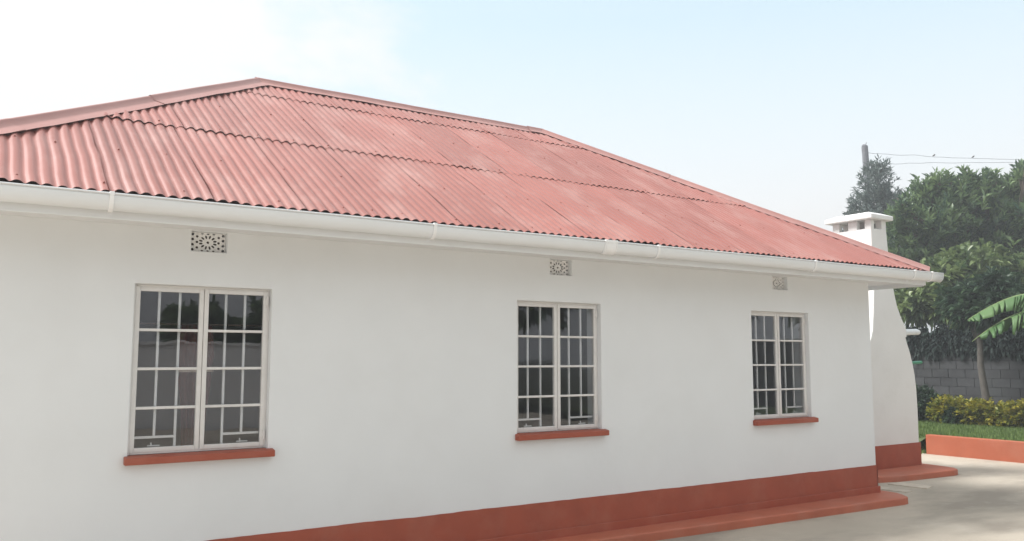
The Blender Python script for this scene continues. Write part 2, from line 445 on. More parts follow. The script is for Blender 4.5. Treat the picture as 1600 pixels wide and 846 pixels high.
# ---- windows
GL_Y = 0.085
def make_window(x0, idx):
    x1 = x0 + W_W
    m = MB(); fw = 0.021
    m.box(x0, x0 + fw, 0.055, 0.125, WB + 0.002, WT)
    m.box(x1 - fw, x1, 0.055, 0.125, WB + 0.002, WT)
    m.box(x0 + fw, x1 - fw, 0.055, 0.125, WT - fw, WT)
    m.box(x0 + fw, x1 - fw, 0.055, 0.125, WB + 0.002, WB + fw)
    win = m.build('window', M['frame'], house, bevel=0.004)
    win['label'] = ('barred window nearest the left with maroon curtain', 'barred middle window', 'barred window nearest the right corner')[idx]
    xm = (x0 + x1) / 2
    for side in (0, 1):
        a, b = ((x0 + fw - 0.006, xm - 0.0015), (xm + 0.0015, x1 - fw + 0.006))[side]
        zb, zt = WB + fw - 0.006, WT - fw + 0.006
        st = 0.031
        yo = 0.048 + (0.004 if side == 0 else 0.0)
        m = MB()
        m.box(a, a + st, yo, yo + 0.035, zb, zt); m.box(b - st, b, yo, yo + 0.035, zb, zt)
        m.box(a + st, b - st, yo, yo + 0.035, zt - st, zt); m.box(a + st, b - st, yo, yo + 0.035, zb, zb + st)
        m.build('casement', M['frame'], win, bevel=0.004)
        ia, ib, iz0, iz1 = a + st, b - st, zb + st, zt - st
        rows = [iz0 + (iz1 - iz0) * k / 4 for k in range(5)]
        for k in range(1, 4):
            MB().box(ia, ib, yo + 0.004, yo + 0.032, rows[k] - 0.0095, rows[k] + 0.0095).build('glazing_bar', M['frame'], win, bevel=0.003)
        for k in range(4):
            z0 = rows[k] + (0.0095 if k else 0); z1 = rows[k + 1] - (0.0095 if k < 3 else 0)
            p = link('pane', MB().box(-(ib - ia) / 2, (ib - ia) / 2, -0.002, 0.002, -(z1 - z0) / 2, (z1 - z0) / 2).mesh('pane'), M['glass'], win,
                     ((ia + ib) / 2, yo + 0.018, (z0 + z1) / 2), (R(random.uniform(-0.25, 0.25)), 0, R(random.uniform(-0.35, 0.35))))
        # security grille just behind the glass
        gy = yo + 0.052; w = (ib - ia); t = 0.0085
        u1, u2 = ia + w * 0.335, ia + w * 0.685
        zlow = iz0 + (iz1 - iz0) * 0.062
        def bar(xa, xb, za, zb_): MB().box(xa, xb, gy - t, gy + t, za, zb_).build('grille_bar', M['grille'], win, bevel=0.002)
        if side == 0:
            bar(u1 - t, u1 + t, zlow + t, iz1 + 0.02); bar(u2 - t, u2 + t, iz0 - 0.02, iz1 + 0.02)
            bar(ia - 0.02, u2 - t, zlow - t, zlow + t)
        else:
            bar(u1 - t, u1 + t, iz0 - 0.02, iz1 + 0.02); bar(u2 - t, u2 + t, zlow + t, iz1 + 0.02)
            bar(u1 + t, ib + 0.02, zlow - t, zlow + t)
        # casement stay and handle seen at the foot of the glass
        hx = ia + w * (0.35 if side == 0 else 0.72)
        h = MB(); h.box(hx - 0.045, hx + 0.035, gy - 0.004, gy + 0.006, iz0 + 0.004, iz0 + 0.012); h.tube([(hx - 0.02, gy, iz0 + 0.01), (hx - 0.022, gy, iz0 + 0.03)], 0.005, 6)
        h.build('window_stay', M['grille'], win)
    for z in (WB + 0.10, WT - 0.09):      # hinges on the right jamb
        h = MB(); h.tube([(x1 - 0.022, 0.040, z - 0.035), (x1 - 0.022, 0.040, z + 0.035)], 0.009, 8); h.box(x1 - 0.05, x1 - 0.012, 0.042, 0.0505, z - 0.022, z + 0.022)
        h.build('hinge', M['frame'], win)
    # sloping red sill, wider than the opening
    y0, y1 = -0.062, 0.054
    m = MB(); vv = []
    for x, s in ((x0 - 0.025, 0), (x1 + 0.038, 1)):
        vv += [(x, 0.001, WB - 0.055), (x, y0, WB - 0.055), (x, y0, WB - 0.008), (x, 0.001, WB + 0.002)]
    m.v = vv; m.f = [(0, 1, 2, 3), (7, 6, 5, 4), (0, 4, 5, 1), (1, 5, 6, 2), (2, 6, 7, 3), (3, 7, 4, 0)]
    m.box(x0 + 0.002, x1 - 0.002, 0.0, y1, WB - 0.03, WB + 0.001)
    m.build('sill', M['red'], win, bevel=0.006)
    return win
for i, x in enumerate(W_X): make_window(x, i)

# ---- air vents: pierced tiles set back in the wall
def make_vent(x0):
    bm = bmesh.new()
    cx_, cz_ = V_W / 2, (V_Z1 - V_Z0) / 2
    hw, hh = V_W / 2 - 0.002, (V_Z1 - V_Z0) / 2 - 0.002
    loops = [[(-hw, -hh), (hw, -hh), (hw, hh), (-hw, hh)]]
    def ell(px, pz, a, b, ang, n=8):
        loops.append([(px + a * math.cos(t) * math.cos(ang) - b * math.sin(t) * math.sin(ang), pz + a * math.cos(t) * math.sin(ang) + b * math.sin(t) * math.cos(ang)) for t in [2 * math.pi * k / n for k in range(n)]])
    kx = 1.28
    ell(0, 0, 0.0105, 0.0095, 0)
    for k in range(12):
        t = 2 * math.pi * (k + 0.5) / 12
        ell(0.040 * math.cos(t) * kx, 0.040 * math.sin(t), 0.0140, 0.0072, math.atan2(math.sin(t), math.cos(t) * kx))
    for px in (-0.107, 0.107):
        for pz in (-0.055, -0.019, 0.019, 0.055): ell(px, pz, 0.0108, 0.0098, 0.4)
    for px in (-0.076, 0.076):
        for pz in (-0.040, 0.0, 0.040): ell(px, pz, 0.0098, 0.0090, 0.2)
    for px in (-0.040, 0.0, 0.040):
        for pz in (-0.061, 0.061): ell(px, pz, 0.0095, 0.0055, 0)
    edges = []; rings = []
    for lp in loops:
        vv = [bm.verts.new((p[0], 0, p[1])) for p in lp]
        rings.append(vv)
        for i in range(len(vv)): edges.append(bm.edges.new((vv[i], vv[(i + 1) % len(vv)])))
    bmesh.ops.triangle_fill(bm, use_beauty=True, use_dissolve=False, edges=edges)
    for vv in rings:                       # depth of the tile at every hole
        back = [bm.verts.new((q.co.x, 0.009, q.co.z)) for q in vv]
        for i in range(len(vv)):
            j = (i + 1) % len(vv); bm.faces.new((vv[i], vv[j], back[j], back[i]))
    bmesh.ops.recalc_face_normals(bm, faces=bm.faces)
    me = bpy.data.meshes.new('air_vent'); bm.to_mesh(me); bm.free()
    return me
vent_me = make_vent(0)
M['vent'] = painted('grey_white_vent_tile', (0.82, 0.81, 0.80), 0.8, 0.04, 20.0)
for x in W_X:
    vo = link('air_vent', vent_me, M['vent'], house, (x + 0.357 + V_W / 2, 0.05, (V_Z0 + V_Z1) / 2))
    MB().box(x + 0.357, x + 0.357 + V_W, 0.20, 0.215, V_Z0, V_Z1).build('vent_back', M['deck'], house)

# ---- roof
ZE = 2.742
O2 = 0.484                       # overhang of the sheet edge
RUN = 3.335; RISE = 1.965
ALPHA = math.atan2(RISE, RUN); SL = math.hypot(RUN, RISE); CA, SA = math.cos(ALPHA), math.sin(ALPHA)
EX0, EX1 = 2.634 - RUN, XC + O2  # eave corners of the front slope
EY0 = -O2; EY1 = EY0 + 2 * RUN
RX0, RX1 = EX0 + RUN, EX1 - RUN; RY = EY0 + RUN; RZ = ZE + RISE
roof_m = MB()
dz = -0.035
c = [(EX0 + .03, EY0 + .03, ZE + dz), (EX1 - .03, EY0 + .03, ZE + dz), (EX1 - .03, EY1 - .03, ZE + dz), (EX0 + .03, EY1 - .03, ZE + dz)]
r0, r1 = (RX0, RY, RZ + dz), (RX1, RY, RZ + dz)
roof_m.quad(c[0], c[1], r1, r0); roof_m.quad(c[1], c[2], r1); roof_m.quad(c[2], c[3], r0, r1); roof_m.quad(c[3], c[0], r0)
roof = roof_m.build('roof', M['deck'], house)
roof['label'] = 'red corrugated iron hip roof'

# frame of each slope: origin at left eave end, U along the eave, V up the slope, N out
def slope_frame(org, U):
    U = Vector(U); inward = Vector((-U.y, U.x, 0))
    V = inward * CA + Vector((0, 0, SA)); N = U.cross(V)
    return Vector(org), U, V, N
PITCHC = 0.080; AMP = 0.0092
def corr_patch(frame, length, u0, u1, v0, v1, seed, lift0=0.009, side=0.0032, spc=8, nv=7, dent=1.0):
    org, U, V, N = frame
    n = max(2, int(round((u1 - u0) / PITCHC * spc)))
    verts, faces, okcol = [], [], []
    for i in range(n + 1):
        u = u0 + (u1 - u0) * i / n
        lim = max(0.0, min(u, length - u) - 0.07) / CA            # hip line: 45 degrees in plan
        top = min(v1, lim)
        okcol.append(top > v0 + 0.004)
        top = max(top, v0)
        for j in range(nv + 1):
            t = j / nv
            vv = v0 + (top - v0) * t
            fv = (vv - v0) / (v1 - v0)
            h = AMP * (math.cos(2 * math.pi * u / PITCHC) - 0.2 * math.cos(4 * math.pi * u / PITCHC))
            gap = lift0 * (1 - fv) * (1 + 0.9 * mnoise.noise(Vector((u * 2.3, v0 * 5 + 1.7, seed * 0.13)))) 
            h += gap + side * (1 - (u - u0) / (u1 - u0))
            h += dent * 0.006 * mnoise.noise(Vector((u * 1.3, vv * 1.7, 7.7)))
            h += dent * (0.004 + 0.005 * max(0.0, min(1.0, (2.4 - u) / 1.2))) * mnoise.noise(Vector((u * 9.0, vv * 3.6, seed * 1.3)))
            us = u + dent * 0.010 * mnoise.noise(Vector((u * 2.0, vv * 2.5, 21.0))) * (1.2 if u < 2.2 else 0.6)
            vs_ = vv + (0.006 * mnoise.noise(Vector((u * 6, v0, seed))) if j == 0 else 0)
            verts.append(org + U * us + V * vs_ + N * h)
    for i in range(n):
        if not (okcol[i] or okcol[i + 1]): continue
        for j in range(nv):
            a = i * (nv + 1) + j; b = (i + 1) * (nv + 1) + j
            if okcol[i] and okcol[i + 1]: faces.append((a, b, b + 1, a + 1))
            elif okcol[i]: faces.append((a, b, a + 1))
            else: faces.append((a, b, b + 1))
    if not faces: return None
    used = sorted({k for fc in faces for k in fc}); mp = {k: i for i, k in enumerate(used)}
    me = new_mesh('roof_sheet', [verts[k] for k in used], [tuple(mp[k] for k in fc) for fc in faces], True)
    return me
front = slope_frame((EX0, EY0, ZE), (1, 0, 0))
LEN = EX1 - EX0
COVER = 0.64
seam0 = (2.04 - EX0) % COVER
rows = [(0.0, 1.66, 1.80), (1.66, 3.31, 3.45), (3.31, SL - 0.03, SL - 0.02)]
sid = 0
sheet_objs = []
for ri, (va, vb, vc) in enumerate(rows):
    k = -1
    while True:
        u0 = seam0 + k * COVER + (0.0 if ri != 1 else 0.08)
        if ri == 2: u0 += 0.04
        k += 1
        if u0 > LEN: break
        a, b = max(0.012, u0), min(LEN - 0.012, u0 + COVER + PITCHC * 0.55)
        if b - a < 0.10: continue
        sid += 1
        me = corr_patch(front, LEN, a, b, va, vc, sid, dent=1.0)
        if me: sheet_objs.append(link('roof_sheet', me, M['roof'], roof))
# roofing nails on the crests along the purlins, too small to pick apart
nm = MB()
for v_ in (0.10, 0.85, 1.72, 2.5, 3.38):
    k = 1
    while k * PITCHC < LEN:
        u = k * PITCHC; k += random.choice((3, 4, 5, 6))
        if min(u, LEN - u) / CA < v_ + 0.25: continue
        p_ = front[0] + front[1] * (u + random.uniform(-.004, .004)) + front[2] * (v_ + random.uniform(-.02, .02)) + front[3] * (AMP * 0.8 + 0.012)
        nm.tube([p_ - front[3] * 0.006, p_ + front[3] * 0.000, p_ + front[3] * 0.004], [0.008, 0.008, 0.003], 6)
no = nm.build('roof_nails', M['nail'], roof)
no['kind'] = 'stuff'
# the slopes turned away from the photograph
for org, U, L in (((EX1, EY0, ZE), (0, 1, 0), EY1 - EY0), ((EX1, EY1, ZE), (-1, 0, 0), LEN), ((EX0, EY1, ZE), (0, -1, 0), EY1 - EY0)):
    me = corr_patch(slope_frame(org, U), L, 0.012, L - 0.012, 0.0, SL - 0.02, 99, lift0=0.0, side=0.0, spc=6, nv=5)
    link('roof_slope', me, M['roof'], roof)

# ridge and hip caps: two flanges and a rolled top, in overlapping lengths
def cap_piece(P0, P1, n1, n2, lift, seed, fl=0.165, rr=0.026):
    A = (P1 - P0).normalized()
    s1 = n1.cross(A); s1 = s1 if s1.dot(n1 - n2) > 0 else -s1
    s2 = n2.cross(A); s2 = s2 if s2.dot(n2 - n1) > 0 else -s2
    if s1.z > 0: s1 = -s1
    if s2.z > 0: s2 = -s2
    up = (n1 + n2).normalized()
    prof = []
    top = lift
    prof += [s1 * fl + n1 * (top - 0.004), s1 * (fl * 0.55) + n1 * (top + 0.001), s1 * 0.035 + n1 * top]
    for k in range(7):
        w = math.pi * (1 - k / 6)
        side = (s1 - s2).normalized()
        prof.append(-side * (rr * math.cos(w)) * -1 * -1 + up * (top + 0.016 + rr * math.sin(w)))
    prof += [s2 * 0.035 + n2 * top, s2 * (fl * 0.55) + n2 * (top + 0.001), s2 * fl + n2 * (top - 0.004)]
    # order the roll from the s1 side to the s2 side
    roll = sorted(prof[3:10], key=lambda q: -q.dot((s1 - s2)))
    prof = prof[:3] + roll + prof[10:]
    nseg = 10; vv = []; ff = []
    for i in range(nseg + 1):
        t = i / nseg; c0 = P0.lerp(P1, t)
        wob = up * (0.004 * mnoise.noise(Vector((c0.x * 1.5, c0.y * 1.5, seed))))
        taper = 1 + 0.03 * (1 - t)
        for k, q in enumerate(prof):
            e = Vector((0, 0, 0))
            if k in (0, len(prof) - 1): e = up * (0.006 * mnoise.noise(Vector((c0.x * 5, c0.y * 5, seed + k))))
            vv.append(c0 + q * taper + wob + e)
    m_ = len(prof)
    for i in range(nseg):
        for k in range(m_ - 1):
            ff.append((i * m_ + k, i * m_ + k + 1, (i + 1) * m_ + k + 1, (i + 1) * m_ + k))
    return new_mesh('ridge_cap', vv, ff, True)
nF = front[3]; nB = Vector((0, -nF.y, nF.z)); nR = Vector((-nF.y, 0, nF.z)); nL = Vector((nF.y, 0, nF.z))
def cap_run(A, B, n1, n2, piece, start=0.0, fl=0.165, rr=0.024):
    A, B = Vector(A), Vector(B); L = (B - A).length; d = (B - A) / L
    s = -start; i = 0
    while s < L - 0.05:
        a, b = max(0, s), min(L, s + piece + 0.08)
        link('ridge_cap', cap_piece(A + d * a, A + d * b, n1, n2, (0.023 if fl > 0.12 else 0.018) + 0.004 * (1 - i % 2), i * 3.1, fl, rr), M['roof_cap'], roof)
        s += piece; i += 1
cap_run((EX0, EY0, ZE), (RX0, RY, RZ), nF, nL, 1.75, 0.4, 0.128, 0.018)
cap_run((EX1, EY0, ZE), (RX1, RY, RZ), nF, nR, 1.75, 0.2, 0.10, 0.018)
cap_run((RX0 - 0.04, RY, RZ), (RX1 + 0.04, RY, RZ), nF, nB, 1.8, 0.0, 0.105, 0.020)
cap_run((EX0, EY1, ZE), (RX0, RY, RZ), nB, nL, 1.75)
cap_run((EX1, EY1, ZE), (RX1, RY, RZ), nB, nR, 1.75)

# fascia boards and soffit
fy = EY0 + 0.024
fas = MB()
fas.box(EX0 + 0.024, EX1 - 0.024, fy, fy + 0.022, 2.572, 2.700)
fas.box(EX1 - 0.046, EX1 - 0.024, fy + 0.024, EY1 - 0.024, 2.562, 2.700)
fas.box(EX0 + 0.024, EX0 + 0.046, fy + 0.024, EY1 - 0.024, 2.562, 2.700)
fas.build('fascia', M['soffit'], house, bevel=0.003)
sf = MB()
sf.box(EX0 + 0.048, EX1 - 0.048, fy + 0.024, 0.0, SOF, SOF + 0.012)
sf.box(XC, EX1 - 0.048, 0.002, EY1 - 0.05, SOF, SOF + 0.012)
sf.box(EX0 + 0.048, XL0, 0.002, EY1 - 0.05, SOF, SOF + 0.012)
sf.build('soffit', M['soffit'], house)

# gutter: deep half round trough with clips
GY, GZ, GW, GD = -0.508, 2.716, 0.056, 0.098
def gutter_prof(off=0.0, n=18):
    pts = []
    for k in range(n + 1):
        w = math.pi * k / n
        pts.append((GY - (GW + off) * math.cos(w), GZ - (GD + off) * math.sin(w) ** 0.9))
    return pts
def trough(x0, x1, offo, offi, nx_=1, lip=True):
    po, pi_ = gutter_prof(offo), gutter_prof(offi)
    loop = po + pi_[::-1]
    m = MB(); n = len(loop)
    for i in range(nx_ + 1):
        x = x0 + (x1 - x0) * i / nx_
        sag = 0.0035 * mnoise.noise(Vector((x * 0.8, 0, 2.2)))
        m.v += [(x, p[0], p[1] + sag) for p in loop]
    for i in range(nx_):
        for k in range(n):
            k2 = (k + 1) % n
            m.f.append((i * n + k, i * n + k2, (i + 1) * n + k2, (i + 1) * n + k))
    m.f.append(tuple(reversed(range(n)))); e = nx_ * n; m.f.append(tuple(e + k for k in range(n)))
    return m
GX0, GX1 = EX0 - 0.15, 9.936
gm = trough(GX0, GX1, 0.0, -0.004, 60)
gm.tube([(GX0 + (GX1 - GX0) * i / 60, GY - GW - 0.002, GZ + 0.002 + 0.0035 * mnoise.noise(Vector(((GX0 + (GX1 - GX0) * i / 60) * 0.8, 0, 2.2)))) for i in range(61)], 0.0065, 8)
gut = gm.build('gutter', M['gutter'], house, smooth=True)
gut['label'] = 'white plastic half round gutter along the front eave'
def clip(x, w, name='gutter_clip'):
    m = trough(x - w / 2, x + w / 2, 0.010, 0.001)
    m.box(x - w / 2, x + w / 2, GY - GW - 0.014, GY - GW + 0.010, GZ - 0.010, GZ + 0.014)
    return m.build(name, M['clip'], gut, bevel=0.002)
for x in (-0.9 + 0.0, 0.765, 3.025, 5.328, 7.549, 9.35):
    if x > GX0: clip(x, 0.028)
    MB().box(x - 0.022, x + 0.022, GY + GW + 0.0005, fy - 0.0005, GZ - 0.12, GZ - 0.02).build('gutter_bracket', M['gutter'], gut) if x > GX0 else None
clip(4.763, 0.11, 'gutter_union'); clip(4.700, 0.012); clip(4.826, 0.012)
clip(9.70, 0.02)
ec = gutter_prof(0.004)
m = MB(); n_ = len(ec)
m.v = [(GX1, p[0], p[1]) for p in ec] + [(GX1 + 0.006, p[0], p[1]) for p in ec]
m.f = [tuple(reversed(range(n_))), tuple(range(n_, 2 * n_))] + [(k, (k + 1) % n_, n_ + (k + 1) % n_, n_ + k) for k in range(n_)]
m.build('stop_end', M['gutter'], gut)

# ---- chimney on the end wall: battered breast, square stack, vented head and cap
CY0, CY1 = 1.25, 1.91
def extrude_xz(poly, y0, y1):
    m = MB(); n = len(poly)
    m.v = [(p[0], y0, p[1]) for p in poly] + [(p[0], y1, p[1]) for p in poly]
    m.f = [tuple(range(n)), tuple(reversed(range(n, 2 * n)))] + [(k, n + k, n + (k + 1) % n, (k + 1) % n) for k in range(n)]
    return m
HZ = 3.618
prof = [(XC + 0.001, 0.0), (12.205, 0.0), (12.207, 0.45), (12.214, 0.94), (12.205, 1.25), (12.180, 1.45), (12.140, 1.62), (12.085, 1.79), (12.02, 1.93), (11.99, 2.012), (12.022, 2.022), (12.024, 2.13), (11.965, 2.21), (11.885, 2.34), (11.81, 2.48), (11.765, 2.63), (11.725, 2.80), (11.69, 3.0), (11.655, 3.2), (11.622, HZ),
        (11.248, HZ), (11.246, 3.2), (11.252, 2.70), (11.225, 2.40), (11.185, 2.12), (11.10, 1.92), (10.9, 1.80), (10.3, 1.72), (XC + 0.001, 1.70)]
o = extrude_xz(prof, CY0, CY1).build('chimney', M['chimney'], house, bevel=0.012)
o['label'] = 'white battered chimney with vented head beyond the end wall'
chim = o
m = MB()
zt = 3.752
for (a, b, c_, d) in ((11.248, 11.325, CY0, 1.36), (11.248, 11.325, 1.49, 1.64), (11.248, 11.325, 1.795, CY1), (11.512, 11.62, CY0, 1.36), (11.512, 11.62, 1.49, 1.64), (11.512, 11.62, 1.795, CY1)):
    MB().box(a, b, c_, d, HZ - 0.01, zt).build('vent_pillar', M['chimney'], chim, bevel=0.008)
m = MB(); x0, x1, y0, y1 = 11.155, 11.70, 1.175, 1.985
m.v = [(x0, y0, zt), (x1, y0, zt), (x1, y1, zt), (x0, y1, zt), (x0, y0, zt + 0.066), (x1, y0, zt + 0.066), (x1, y1, zt + 0.066), (x0, y1, zt + 0.066), (x0 + .13, y0 + .13, zt + 0.118), (x1 - .13, y0 + .13, zt + 0.118), (x1 - .13, y1 - .13, zt + 0.118), (x0 + .13, y1 - .13, zt + 0.118)]
m.f = [(3, 2, 1, 0)] + [(k, (k + 1) % 4, 4 + (k + 1) % 4, 4 + k) for k in range(4)] + [(4 + k, 4 + (k + 1) % 4, 8 + (k + 1) % 4, 8 + k) for k in range(4)] + [(8, 9, 10, 11)]
m.build('chimney_cap', M['chimney'], chim, bevel=0.012)
MB().box(XC + 0.014, 12.217, CY0 - 0.012, CY0 - 0.001, 0.0, 0.449).box(12.2165, 12.228, CY0 - 0.012, CY1, 0.0, 0.449).build('chimney_plinth', M['red'], chim)
cap_ = [(9.47, 1.236), (9.47, 0.95), (10.1, 0.92), (10.3, 0.86), (10.48, 0.77), (10.75, 0.69), (11.12, 0.655), (11.6, 0.64), (12.02, 0.63), (12.17, 0.66), (12.27, 0.76), (12.31, 0.9), (12.36, 1.236), (12.40, 2.0), (12.23, 2.0), (12.23, 1.236)]
MB().prism(cap_, 0.0, 0.122).build('chimney_step', M['red_lit'], chim, bevel=0.018, seg=3)
# white pipe end and green pipe end sticking out past the far side of the breast
MB().tube([(11.9, 1.33, 2.09), (12.41, 1.33, 2.105), (12.46, 1.33, 2.10)], [0.048, 0.047, 0.036], 9).build('pipe_end', M['gutter'], chim, smooth=False)
MB().tube([(12.0, 1.33, 1.625), (12.49, 1.33, 1.640)], 0.024, 10).build('green_pipe_end', M['greenpipe'], chim)

# ---- curtain tied back behind the left window
cu = MB(); nu, nv_ = 28, 30
cz0, cz1 = 0.95, 1.945
for j in range(nv_ + 1):
    t = j / nv_; z = cz0 + (cz1 - cz0) * t
    half = 0.082 + 0.050 * math.exp(-((z - 1.70) / 0.30) ** 2) - 0.02 * math.exp(-((z - 1.62) / 0.05) ** 2)
    for i in range(nu + 1):
        s = i / nu * 2 - 1
        cu.v.append((1.505 + s * half, 0.30 + 0.022 * math.sin(s * 13 + z * 0.8), z))
for j in range(nv_):
    for i in range(nu):
        a = j * (nu + 1) + i; cu.f.append((a, a + 1, a + nu + 2, a + nu + 1))
cur = cu.build('curtain', M['curtain'], None, smooth=True)
sm = cur.modifiers.new('thick', 'SOLIDIFY'); sm.thickness = 0.004
tag(cur, 'narrow maroon curtain gathered behind the centre of the left window', 'curtain')
tb = MB()
for k in range(20):
    w = 2 * math.pi * k / 20; tb.v += [(1.505 + 0.125 * math.cos(w), 0.30 + 0.04 * math.sin(w), 1.60), (1.505 + 0.125 * math.cos(w), 0.30 + 0.04 * math.sin(w), 1.635)]
tb.f = [(2 * k, 2 * ((k + 1) % 20), 2 * ((k + 1) % 20) + 1, 2 * k + 1) for k in range(20)]
tb.build('tieback', M['tieback'], cur)
MB().tube([(1.0, 0.30, 1.95), (1.98, 0.30, 1.95)], 0.006, 8).build('curtain_rod', M['deck'], cur)

# ------------------------------------------------------------------ garden on the right
m = MB(); PX0, PX1 = 14.35, 14.50
m.box(PX0, PX1, -3.2, 2.45, 0.0, 0.372)
o = m.build('garden_wall', M['planter'], None, bevel=0.012)
tag(o, 'low terracotta painted garden kerb wall along the paving', 'low wall')
# lawn sheet, ramping down to the paving past the end of the low wall
nx, ny = 36, 60; vs, fs = [], []
def lawn_z(x, y):
    s = min(1, max(0, (x - 14.40) / 0.40)) if y > 2.46 else 1.0
    return 0.03 + 0.285 * (s * s * (3 - 2 * s)) + 0.012 * mnoise.noise(Vector((x, y, 0)))
for j in range(ny + 1):
    for i in range(nx + 1):
        y = (-14 + 16.45 * j / 24) if j <= 24 else (2.46 + 15.5 * (j - 25) / (ny - 25))
        xa = 14.44 if y < 2.455 else 14.38
        x = xa + (19.7 - xa) * i / nx
        vs.append((x, y, lawn_z(x, y)))
for j in range(ny):
    for i in range(nx):
        a = j * (nx + 1) + i; fs.append((a, a + 1, a + nx + 2, a + nx + 1))
M['lawn'] = painted('lawn_soil_and_moss', (0.075, 0.105, 0.035), 0.95, 0.3, 5.0, 0.5, 20.0)
structure(link('lawn', new_mesh('lawn', vs, fs, True), M['lawn']))
# grass blades
N = 42000
gx = rng.uniform(14.1, 18.2, N); gy = rng.uniform(-1.0, 7.5, N)
gx[:5000] = rng.uniform(14.38, 15.0, 5000); gy[:5000] = rng.uniform(2.46, 4.2, 5000)
ok = ~((gy < 2.46) & (gx < 14.52)); gx, gy = gx[ok], gy[ok]; N = len(gx)
gz = np.array([lawn_z(a, b) for a, b in zip(gx, gy)])
th = rng.uniform(0, 2 * np.pi, N); hgt = rng.uniform(0.035, 0.085, N); wd = rng.uniform(0.006, 0.012, N); ln = rng.uniform(-0.03, 0.03, (N, 2))
vt = np.empty((N, 3, 3))
vt[:, 0] = np.stack([gx - wd * np.cos(th), gy - wd * np.sin(th), gz - 0.005], 1)
vt[:, 1] = np.stack([gx + wd * np.cos(th), gy + wd * np.sin(th), gz - 0.005], 1)
vt[:, 2] = np.stack([gx + ln[:, 0], gy + ln[:, 1], gz + hgt], 1)
go = link('grass', fast_mesh('grass', vt.reshape(-1, 3), np.arange(N * 3).reshape(N, 3), np.repeat(rng.random(N), 3)), M['grass'])
tag(go, 'short green lawn grass behind the low terracotta wall', 'grass'); go['kind'] = 'stuff'

# ---- concrete block wall
BX = 19.6; WY0, WY1 = -0.4, 9.2; WZ0, WZ1 = 0.25, 2.25
bw = thing('block_wall', 'grey concrete block wall behind the golden hedge', 'wall', (BX + 0.1, 4.4, G))
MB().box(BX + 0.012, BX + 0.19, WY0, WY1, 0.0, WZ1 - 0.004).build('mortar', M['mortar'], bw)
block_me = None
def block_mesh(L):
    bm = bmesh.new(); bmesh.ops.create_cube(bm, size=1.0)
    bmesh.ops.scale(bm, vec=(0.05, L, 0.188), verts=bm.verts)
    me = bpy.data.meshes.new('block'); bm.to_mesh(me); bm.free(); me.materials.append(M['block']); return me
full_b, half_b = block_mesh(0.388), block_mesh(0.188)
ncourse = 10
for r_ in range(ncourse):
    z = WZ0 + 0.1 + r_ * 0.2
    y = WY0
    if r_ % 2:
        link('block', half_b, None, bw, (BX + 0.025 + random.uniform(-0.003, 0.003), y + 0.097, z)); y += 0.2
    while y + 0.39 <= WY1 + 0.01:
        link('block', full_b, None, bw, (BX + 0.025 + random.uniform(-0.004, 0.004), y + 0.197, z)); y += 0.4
# far continuations of the same boundary, out of the picture
MB().box(BX + 0.01, BX + 0.19, -16.0, WY0 - 0.01, 0.0, WZ1).build('wall_length', M['block'], bw)
MB().box(BX + 0.01, BX + 0.19, WY1 + 0.01, 30.0, 0.0, WZ1).build('wall_length', M['block'], bw)

# ---- foliage
def leaf_arrays(cent, dirs, length, width, droop=0.25, fold=0.25):
    """kite shaped leaves, two folded triangles pairs; cent (N,3), dirs (N,3) unit"""
    N = len(cent)
    up = np.array([0, 0, 1.0])
    side = np.cross(dirs, up + rng.normal(0, 0.35, (N, 3))); side /= np.linalg.norm(side, axis=1, keepdims=True) + 1e-9
    nrm = np.cross(side, dirs)
    L = length[:, None]; W = width[:, None]
    base = cent; mid = cent + dirs * L * 0.5
    tip = cent + dirs * L - up * L * droop
    v = np.empty((N, 4, 3))
    v[:, 0] = base; v[:, 1] = mid + side * W + nrm * W * fold; v[:, 2] = tip; v[:, 3] = mid - side * W + nrm * W * fold
    return v
def foliage(name, blobs, n_clusters, per, llen, lwid, mat, parent, shell=0.55, upbias=0.5, droop=0.25, hole=0.0, hscale=0.7, spread=0.9):
    """whorls of leaves scattered through a union of ellipsoids, biased to the outside, with gaps"""
    b = np.array(blobs, float)
    vol = (b[:, 3] * b[:, 4] * b[:, 5]) ** (2 / 3)
    idx = rng.choice(len(b), n_clusters, p=vol / vol.sum())
    d = rng.normal(size=(n_clusters, 3)); d /= np.linalg.norm(d, axis=1, keepdims=True)
    rad = np.where(rng.random(n_clusters) < shell, rng.uniform(0.80, 1.08, n_clusters), rng.uniform(0.35, 0.9, n_clusters))
    P = b[idx, :3] + d * rad[:, None] * b[idx, 3:6]
    if hole > 0:
        keep = np.array([mnoise.noise(Vector(p) * hscale) > -hole_thr(hole) for p in P]); P, d = P[keep], d[keep]
    n = len(P)
    out = d * 0.8 + np.array([0, 0, upbias]); out /= np.linalg.norm(out, axis=1, keepdims=True)
    C = np.repeat(P, per, 0); O = np.repeat(out, per, 0)
    rnd = rng.normal(size=C.shape); rnd -= O * (rnd * O).sum(1, keepdims=True); rnd /= np.linalg.norm(rnd, axis=1, keepdims=True)
    k = rng.uniform(0.15, 1.0, (len(C), 1)) * spread
    D = O * (1 - 0.55 * k) + rnd * k; D /= np.linalg.norm(D, axis=1, keepdims=True)
    C = C - O * rng.uniform(0, llen * 0.8, (len(C), 1))
    L = rng.uniform(0.65, 1.25, len(C)) * llen; W = rng.uniform(0.8, 1.2, len(C)) * lwid
    v = leaf_arrays(C, D, L, W, droop)
    tint = np.repeat(np.clip(np.repeat(rng.normal(0.42, 0.22, n), per) + rng.normal(0, 0.16, len(C)), 0, 1), 4)
    fc = np.arange(len(C) * 4).reshape(-1, 4)
    tri = np.concatenate([fc[:, [0, 1, 2]], fc[:, [0, 2, 3]]])
    return link(name, fast_mesh(name, v.reshape(-1, 3), tri, tint), mat, parent)
def hole_thr(h): return 0.55 * (1 - h)
